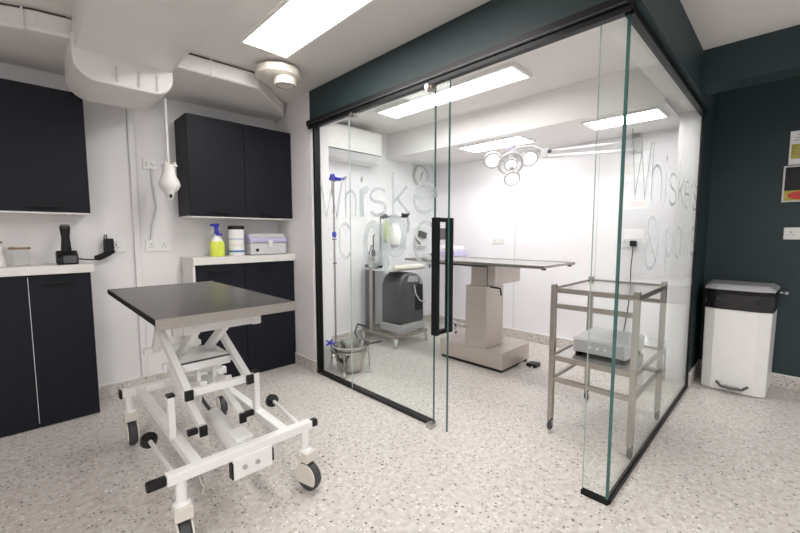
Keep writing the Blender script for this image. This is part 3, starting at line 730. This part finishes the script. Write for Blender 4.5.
obj('tie_rail', b, 'steel', t)
b = nb(); bar(b, (TX0+.02, TY0+.012, .27), (TX1-.02, TY0+.012, .27), .014, .018); bar(b, (TX0+.02, TY1-.012, .27), (TX1-.02, TY1-.012, .27), .014, .018)
obj('side_tie', b, 'steel', t)
t = thing('control_unit', 'silver electronic unit lying on the lower shelf of the steel trolley', 'machine', (2.16, .63, .394))
b = nb(); box(b, 1.99, 2.30, .50, .755, .40, .475)
obj('casing', b, 'lgrey', t, bevel=.012)
obj('front_panel', box(nb(), 1.984, 1.99, .515, .74, .408, .465), 'grey', t)
b = nb()
for k in range(4): lathe(b, [(0, 0), (.007, 0), (.006, .008), (0, .008)], (1.984, .56+.035*k, .435), 12, (-1, 0, 0))
obj('button', b, 'lgrey', t, smooth=True)
obj('foot', box(box(nb(), 2.0, 2.29, .515, .53, .3885, .40), 2.0, 2.29, .725, .74, .3885, .40), 'black', t)

frame()
# ------------------------------------------------------------------ back corner of the theatre
t = thing('storage_box', 'low grey box on the floor behind the steel trolley', 'box', (3.57, .72, 0))
obj('box_body', box(nb(), 3.46, 3.68, .62, .82, 0, .20), 'white', t, bevel=.006)
obj('lid', box(nb(), 3.45, 3.69, .615, .83, .20, .25), 'grey', t, bevel=.006)
b = nb(); bmesh.ops.create_icosphere(b, subdivisions=4, radius=1)
for v in b.verts:
    n = v.co.normalized(); w = 1 + .16*math.sin(5*n.x+3*n.z)*math.cos(4*n.y+2) + .07*math.sin(13*n.x+9*n.y)*math.sin(11*n.z)
    v.co = Vector((3.22 + n.x*w*.14, .70 + n.y*w*.07, max(0, .17 + n.z*w*.19)))
tag(obj('cloth_bundle', b, 'cloth', smooth=True), 'crumpled white cloth bundle on the floor in the theatre corner', 'cloth')

# ------------------------------------------------------------------ theatre left side: air conditioner, clock, drip stand, bucket
t = thing('air_conditioner', 'white air conditioner high on the theatre wall behind the glass', 'air conditioner', (2.3, 3.1, 1.85))
b = nb(); prism(b, [(YT, 2.16), (3.03, 2.16), (3.0, 2.13), (2.998, 1.92), (3.03, 1.85), (3.09, 1.835), (YT, 1.835)], 'x', 1.90, 2.695)
obj('casing', b, 'white', t, bevel=.01)
obj('air_slot', box(nb(), 1.92, 2.68, 2.993, 3.0, 1.915, 1.922), 'dgrey', t)
obj('outlet_flap', prism(nb(), [(2.993, 1.91), (2.989, 1.905), (3.018, 1.85), (3.023, 1.854)], 'x', 1.93, 2.66), 'lgrey', t)
t = thing('wall_clock', 'round white wall clock on the theatre wall behind the sliding door', 'clock', (3.48, YT-.02, 1.826))
cc = (3.49, YT, 1.826)
obj('rim', lathe(nb(), [(.0, 0), (.125, 0), (.13, .02), (.12, .035), (.108, .035), (.105, .02), (0, .02)], cc, 32, (0, -1, 0)), 'rim', t, smooth=True)
obj('dial', lathe(nb(), [(0, .0205), (.104, .0205), (.104, .022), (0, .022)], cc, 32, (0, -1, 0)), 'dial', t)
b = nb(); y = YT-.025
bar(b, (cc[0], y, cc[2]), (cc[0]+.035, y, cc[2]+.055), .009, .003); bar(b, (cc[0]+.008, y, cc[2]+.02), (cc[0]-.02, y, cc[2]-.055), .007, .003)
obj('hand', b, 'black', t)
b = nb()
for k in range(12):
    a = k*PI/6; bar(b, (cc[0]+.085*math.sin(a), YT-.0225, cc[2]+.085*math.cos(a)), (cc[0]+.098*math.sin(a), YT-.0225, cc[2]+.098*math.cos(a)), .006, .002)
obj('hour_mark', b, 'grey', t)
# drip stand
DX, DY = 2.045, 2.94
t = thing('drip_stand', 'slim steel drip stand with blue hooks in the theatre', 'drip stand', (DX, DY, 0))
obj('pole', tube(nb(), [(DX, DY, .05), (DX, DY, 1.63)], .0085, 10), 'steel', t, smooth=True)
b = nb()
for a in (-45, 45, 135, 225):
    c_, s_ = math.cos(math.radians(a)), math.sin(math.radians(a))
    tube(b, [(DX, DY, 1.632), (DX+.05*c_, DY+.05*s_, 1.62), (DX+.10*c_, DY+.10*s_, 1.625), (DX+.115*c_, DY+.115*s_, 1.645)], [.016, .015, .013, .009], 8)
lathe(b, [(0, 1.61), (.02, 1.61), (.02, 1.64), (.008, 1.67), (0, 1.67)], (DX, DY, 0), 14)
obj('hook_head', b, 'blue', t, smooth=True)
obj('clamp', lathe(nb(), [(0, 1.095), (.017, 1.095), (.02, 1.11), (.02, 1.135), (.012, 1.145), (0, 1.145)], (DX, DY, 0), 14), 'blue', t, smooth=True)
obj('drip_line', tube(nb(), [(DX-.06, DY-.06, 1.62), (DX-.045, DY-.04, 1.53), (DX-.02, DY-.02, 1.44), (DX-.03, DY-.04, 1.37), (DX-.045, DY-.05, 1.31)], .0035, 8), 'dgrey', t, smooth=True)
obj('drip_line', tube(nb(), [(DX+.06, DY-.06, 1.62), (DX+.05, DY-.04, 1.51), (DX+.03, DY-.02, 1.41), (DX+.04, DY-.02, 1.31)], .0035, 8), 'lgrey', t, smooth=True)
b = nb(); tube(b, [(DX-.04, DY-.02, 1.075), (DX+.02, DY-.0, 1.075)], .005, 8); tube(b, [(DX-.03, DY-.02, .855), (DX+.02, DY, .855)], .006, 8)
obj('rail_hook', b, 'dgrey', t)
b = nb()
for k in range(4):
    a = math.radians(45+90*k); tube(b, [(DX, DY, .06), (DX+.12*math.cos(a), DY+.12*math.sin(a), .045), (DX+.15*math.cos(a), DY+.15*math.sin(a), .012)], .010, 8)
obj('foot', b, 'steel', t, smooth=True)
frame(1.12)
# kick bucket
BX, BY = 1.66, 2.206
t = thing('kick_bucket', 'round stainless kick bucket on a castor ring beside the drip stand', 'bucket', (BX, BY, 0))
obj('bucket', lathe(nb(), [(0, .018), (.085, .018), (.092, .026), (.128, .19), (.146, .198), (.146, .204), (.125, .204), (.122, .19), (.088, .032), (0, .028)], (BX, BY, 0), 36), 'steelp', t, smooth=True)
b = nb(); rg = [(BX+.139*math.cos(2*PI*k/32), BY+.139*math.sin(2*PI*k/32), .165) for k in range(33)]
tube(b, rg, .006, 8, cap=False)
obj('carrier_ring', b, 'steel', t, smooth=True)
for a in (-55, 35, 125, 215):
    c_, s_ = math.cos(math.radians(a)), math.sin(math.radians(a))
    l = obj('leg', tube(nb(), [(BX+.139*c_, BY+.139*s_, .165), (BX+.145*c_, BY+.145*s_, .04)], .005, 8), 'steel', t, smooth=True)
    obj('castor_wheel', lathe(nb(), [(0, -.008), (.017, -.008), (.02, 0), (.017, .008), (0, .008)], (BX+.145*c_, BY+.145*s_, .020), 16, (-s_, c_, 0)), 'lgrey', l, smooth=True)
b = nb(); q = Vector((BX-.095, BY+.115, .205))
for k in range(5):
    a = 2*PI*k/5; tube(b, [q, q + Vector((.028*math.cos(a), -.028*math.cos(a), .03*math.sin(a)))], [.009, .005], 8)
obj('blue_clip', b, 'blue', t, smooth=True)

# ------------------------------------------------------------------ anaesthetic trolley with oxygen concentrator
AX0, AX1, AY0, AY1 = 2.27, 2.67, 2.36, 2.80
t = thing('anaesthetic_trolley', 'steel anaesthetic trolley with shelf, gas fittings and hoses in the theatre', 'trolley', (2.47, 2.58, 0))
b = nb()
bar(b, (AX0, AY0, .10), (AX1, AY0, .10), .03); bar(b, (AX0, AY1, .10), (AX1, AY1, .10), .03); bar(b, (AX0, AY0, .10), (AX0, AY1, .10), .03); bar(b, (AX1, AY0, .10), (AX1, AY1, .10), .03)
obj('base_frame', b, 'steel', t, bevel=.004)
for x in (AX0, AX1):
    for y in (AY0, AY1):
        c = obj('castor', box(nb(), x-.014, x+.014, y-.014, y+.014, .045, .086), 'lgrey', t, bevel=.003)
        obj('castor_wheel', lathe(nb(), [(0, -.012), (.028, -.012), (.032, -.006), (.032, .006), (.028, .012), (0, .012)], (x, y, .032), 18, (.7, -.7, 0)), 'grey', c, smooth=True)
obj('column', box(nb(), AX0-.005, AX0+.03, 2.665, 2.71, .10, .80), 'steel', t, bevel=.003)
obj('column_panel', box(nb(), AX0-.003, AX0+.03, 2.712, 2.77, .10, .72), 'dgrey', t)
obj('gas_pipe', tube(nb(), [(2.33, 2.80, .10), (2.33, 2.80, .45), (2.33, 2.80, .78), (2.36, 2.78, .9)], .009, 8), 'steelp', t, smooth=True)
obj('shelf', box(nb(), AX0-.005, AX1+.02, 2.42, 2.80, .672, .692), 'lgrey', t, bevel=.003)
obj('shelf_roll', tube(nb(), [(AX0+.03, 2.42, .70), (AX1+.02, 2.42, .70)], .026, 14), 'cream', t, smooth=True)
b = nb()
for x in (AX0-.0, AX0+.05): lathe(b, [(0, -.022), (.026, -.022), (.03, 0), (.026, .022), (0, .022)], (x, 2.62, .715), 14, (-1, -1, 0))
obj('valve_knob', b, 'black', t, smooth=True)
obj('mast', tube(nb(), [(2.42, 2.72, .69), (2.42, 2.72, 1.20)], .011, 10), 'steelp', t, smooth=True)
obj('cross_bar', tube(nb(), [(2.39, 2.66, 1.165), (2.70, 2.66, 1.17)], .0085, 10), 'dgrey', t, smooth=True)
obj('flow_tube', box(nb(), 2.425, 2.455, 2.65, 2.675, .955, 1.12), 'yellow', t, bevel=.004)
b = nb(); box(b, 2.40, 2.44, 2.645, 2.685, 1.145, 1.19); box(b, 2.405, 2.44, 2.65, 2.68, .92, .95)
obj('flow_block', b, 'dgrey', t, bevel=.004)
obj('absorber_canister', lathe(nb(), [(0, .90), (.055, .90), (.06, .91), (.06, 1.055), (.045, 1.08), (0, 1.085)], (2.555, 2.65, 0), 22), 'white', t, smooth=True)
b = nb(); lathe(b, [(0, .868), (.03, .868), (.04, .90), (0, .90)], (2.53, 2.65, 0), 14); lathe(b, [(0, .855), (.025, .855), (.025, .895), (0, .895)], (2.64, 2.64, 0), 14); box(b, 2.44, 2.66, 2.64, 2.66, .893, .90)
obj('canister_base', b, 'grey', t, smooth=True)
b = nb(); prism(b, [(2.63, 1.205), (2.655, 1.19), (2.68, 1.2), (2.72, 1.212), (2.715, 1.195), (2.69, 1.165), (2.655, 1.16), (2.64, 1.18)], 'y', 2.62, 2.66)
obj('vaporiser_head', b, 'black', t, bevel=.006)
obj('corrugated_hose', tube(nb(), [(2.69, 2.63, 1.165), (2.70, 2.62, 1.10), (2.685, 2.61, 1.05), (2.66, 2.61, 1.02)], .012, 10), 'grey', t, smooth=True)
obj('corrugated_hose', tube(nb(), [(2.50, 2.66, 1.16), (2.50, 2.66, 1.08)], .008, 10), 'grey', t, smooth=True)
obj('breathing_tube', tube(nb(), [(2.66, 2.60, .88), (2.63, 2.58, .80), (2.55, 2.56, .745), (2.45, 2.54, .725), (2.36, 2.54, .715)], .006, 8), 'lgrey', t, smooth=True)
b = nb(); tube(b, [(2.31, 2.70, .80), (2.31, 2.70, .98), (2.32, 2.69, 1.0)], .006, 8); lathe(b, [(0, .80), (.018, .80), (.022, .83), (.012, .86), (0, .86)], (2.31, 2.70, 0), 12)
obj('pressure_gauge', b, 'dgrey', t, smooth=True)
obj('floor_hose', tube(nb(), [(2.30, 2.80, .12), (2.2, 2.80, .16), (2.13, 2.76, .10), (2.12, 2.68, .02), (2.2, 2.62, .012), (2.32, 2.6, .012)], .008, 8), 'dgrey', t, smooth=True)
t = thing('oxygen_concentrator', 'rounded charcoal oxygen concentrator standing on the anaesthetic trolley', 'machine', (2.48, 2.48, .117))
pf = [(2.34, .19), (2.345, .54), (2.37, .60), (2.42, .645), (2.50, .655), (2.58, .64), (2.635, .60), (2.665, .53), (2.67, .19)]
b = nb(); prism(b, pf, 'y', 2.385, 2.63)
obj('shell', b, 'dgrey', t, bevel=.025, smooth=True)
b = nb(); box(b, 2.335, 2.675, 2.38, 2.64, .117, .19)
obj('base_tray', b, 'grey', t, bevel=.01)
obj('control_panel', prism(nb(), [(2.44, .575), (2.58, .565), (2.575, .62), (2.46, .628)], 'y', 2.380, 2.386), 'grey', t)
obj('recess', prism(nb(), [(2.545, .30), (2.64, .30), (2.64, .52), (2.59, .55), (2.545, .53)], 'y', 2.381, 2.386), 'black', t)
obj('tube', tube(nb(), [(2.52, 2.375, .54), (2.525, 2.36, .46), (2.56, 2.345, .40), (2.62, 2.345, .375), (2.67, 2.37, .375)], .006, 8), 'lgrey', t, smooth=True)
obj('grip', prism(nb(), [(2.60, .545), (2.63, .54), (2.60, .61), (2.585, .615)], 'y', 2.378, 2.386), 'grey', t)

frame()
# monitor stand behind the door handle
t = thing('monitor_stand', 'wheeled patient monitor stand with lilac tray behind the door handle', 'monitor', (3.47, 2.70, 0))
MX, MY = 3.47, 2.70
obj('pole', tube(nb(), [(MX, MY, .08), (MX, MY, 1.08)], .014, 10), 'lgrey', t, smooth=True)
for k in range(5):
    a = math.radians(20+72*k); ex, ey = MX+.21*math.cos(a), MY+.21*math.sin(a)
    l = obj('leg', tube(nb(), [(MX, MY, .11), (ex, ey, .07)], .012, 8), 'grey', t, smooth=True)
    obj('castor_wheel', lathe(nb(), [(0, -.012), (.024, -.012), (.027, 0), (.024, .012), (0, .012)], (ex, ey, .027), 14, (1, -1, 0)), 'dgrey', l, smooth=True)
obj('screen', rot_bm(box(nb(), MX-.02, MX+.02, MY+.02, MY+.20, 1.06, 1.19), math.radians(40), (MX, MY, 0)), 'dgrey', t, bevel=.008)
obj('tray', box(nb(), MX-.12, MX+.12, MY-.15, MY+.15, .87, .94), 'lilac', t, bevel=.015)
obj('tray_lid', box(nb(), MX-.10, MX+.10, MY-.12, MY+.12, .94, .99), 'white', t, bevel=.015)
# infusion pump and cards on the theatre wall seen through the glass
t = thing('wall_holder', 'small dark device in a white wall holder between trolley and door handle', 'holder', (3.48, YT-.03, 1.0))
obj('back_plate', box(nb(), 3.38, 3.60, YT-.01, YT, .97, 1.20), 'white', t, bevel=.004)
obj('device', rot_bm(box(nb(), 3.45, 3.57, YT-.05, YT-.01, 1.085, 1.155), .25, (3.5, YT, 1.12), 'Y'), 'dgrey', t, bevel=.004)
obj('pen', bar(nb(), (3.38, YT-.03, 1.075), (3.47, YT-.03, 1.0), .014), 'dgrey', t)
obj('ledge', box(nb(), 3.38, 3.55, YT-.05, YT-.01, .965, .978), 'grey', t)
obj('lead', tube(nb(), [(3.56, YT-.02, .79), (3.60, YT-.012, .80), (3.63, YT-.03, .75), (3.645, YT-.03, .70), (3.67, YT-.03, .76), (3.68, YT-.03, .86), (3.69, YT-.03, .76), (3.72, YT-.03, .78)], .007, 8), 'dgrey', t, smooth=True)
obj('lead_hook', box(nb(), 3.67, 3.69, YT-.035, YT, .86, .88), 'grey', t)

frame(1.12)
# ------------------------------------------------------------------ waste bin
t = thing('pedal_bin', 'white pedal bin with black bag and grey lid against the dark wall', 'bin', (3.30, .2, 0))
def binprof(e): return [(3.13-e, .10), (3.155-e*.7, .045-e), (3.46, .03-e), (3.46, .375+e), (3.155-e*.7, .355+e), (3.13-e, .305)]
def tapered(bm, p0, z0, p1, z1):
    A = [bm.verts.new((x, y, z0)) for x, y in p0]; B = [bm.verts.new((x, y, z1)) for x, y in p1]; n = len(A)
    bm.faces.new(A[::-1]); bm.faces.new(B)
    for i in range(n): bm.faces.new((A[i], A[(i+1)%n], B[(i+1)%n], B[i]))
    return bm
obj('bin_body', tapered(nb(), binprof(-.0), 0.004, binprof(.004), .535), 'white', t, bevel=.006)
b = tapered(nb(), binprof(.008), .528, binprof(.004), .625); bmesh.ops.subdivide_edges(b, edges=b.edges, cuts=6, use_grid_fill=True)
for v in b.verts:
    if .53 < v.co.z < .62: v.co += Vector((random.uniform(-.004, .003), random.uniform(-.004, .004), random.uniform(-.004, .004)))
obj('bin_bag', b, 'bag', t, smooth=True)
obj('lid', tapered(tapered(nb(), binprof(.010), .650, binprof(.010), .664), binprof(.010), .664, binprof(-.02), .682), 'grey', t, bevel=.004)
obj('lid_gap_shade', tapered(nb(), binprof(.002), .622, binprof(.006), .650), 'black', t)  # black band painted in as the dark gap below the lid
obj('hinge_arm', tube(nb(), [(3.22, .015, .648), (3.2, -.01, .648), (3.3, -.012, .64), (3.46, -.005, .63)], .007, 8), 'lgrey', t, smooth=True)
p_ = obj('pedal', tube(nb(), [(3.135, .275, .055), (3.085, .25, .045), (3.08, .20, .042), (3.085, .15, .045), (3.135, .125, .055)], .008, 8), 'dgrey', t, smooth=True)
obj('pedal_pad', box(nb(), 3.08, 3.125, .16, .24, .038, .05), 'steelp', p_, bevel=.006)

frame(1, .12)
# ------------------------------------------------------------------ notices on the dark wall
t = thing('wall_notice', 'white and yellow notice on the dark wall, above the framed notice', 'notice', (XD-.004, -.07, 1.48))
obj('sheet', box(nb(), XD-.005, XD, -.19, .035, 1.485, 1.715), 'label', t)
obj('yellow_panel', box(nb(), XD-.006, XD-.005, -.18, .025, 1.525, 1.625), 'ylw', t)
b = nb()
for k in range(3): box(b, XD-.006, XD-.005, -.15, .015-.008*k, 1.648+.018*k, 1.655+.018*k)
for k in range(4): box(b, XD-.0065, XD-.006, -.16, .012-.01*(k % 2), 1.54+.02*k, 1.544+.02*k)
obj('print_lines', b, 'grey', t)
t = thing('wall_notice', 'framed black notice with red oval on the dark wall, above the socket', 'notice', (XD-.01, -.07, 1.22))
f = nb(); box(f, XD-.014, XD, -.20, .055, 1.225, 1.235); box(f, XD-.014, XD, -.20, .055, 1.468, 1.478); box(f, XD-.014, XD, .045, .055, 1.235, 1.468); box(f, XD-.014, XD, -.20, -.19, 1.235, 1.468)
obj('frame', f, 'lgrey', t)
obj('black_panel', box(nb(), XD-.008, XD, -.19, .045, 1.305, 1.468), 'black', t)
obj('yellow_panel', box(nb(), XD-.008, XD, -.19, .045, 1.235, 1.305), 'ylw', t)
obj('red_oval', lathe(nb(), [(0, 0), (.028, 0), (.028, .002), (0, .002)], (XD-.008, -.035, 1.27), 28, (-1, 0, 0), sx=1, sy=2.2), 'red', t)

frame()
# ------------------------------------------------------------------ world, camera
w = bpy.data.worlds.new('world'); bpy.context.scene.world = w; w.use_nodes = True
w.node_tree.nodes['Background'].inputs['Color'].default_value = (.9, .9, .92, 1)
w.node_tree.nodes['Background'].inputs['Strength'].default_value = .6

F, A = 382.0, (0.7933, 0.0839, 0.0012)
yaw, pit, rol = A
f = Vector((math.cos(pit)*math.cos(yaw), math.cos(pit)*math.sin(yaw), -math.sin(pit)))
r = Vector((math.sin(yaw), -math.cos(yaw), 0)); d = f.cross(r)
r2 = math.cos(rol)*r + math.sin(rol)*d; d2 = -math.sin(rol)*r + math.cos(rol)*d
cam = bpy.data.cameras.new('camera'); co = bpy.data.objects.new('camera', cam); C.objects.link(co)
cam.sensor_width = 36; cam.lens = F/800*36; cam.clip_start = .02
Rm = Matrix((r2, -d2, -f)).transposed().to_4x4(); Rm.translation = Vector((0, 0, 1.12))
co.matrix_world = Rm
sc = bpy.context.scene; sc.camera = co
sc.view_settings.view_transform = 'Standard'; sc.view_settings.look = 'None'
sc.view_settings.exposure = 0.38; sc.view_settings.gamma = 1.0
sc.cycles.use_denoising = True
sc.cycles.max_bounces = 12; sc.cycles.diffuse_bounces = 6; sc.cycles.transparent_max_bounces = 32
sc.cycles.sample_clamp_indirect = 8
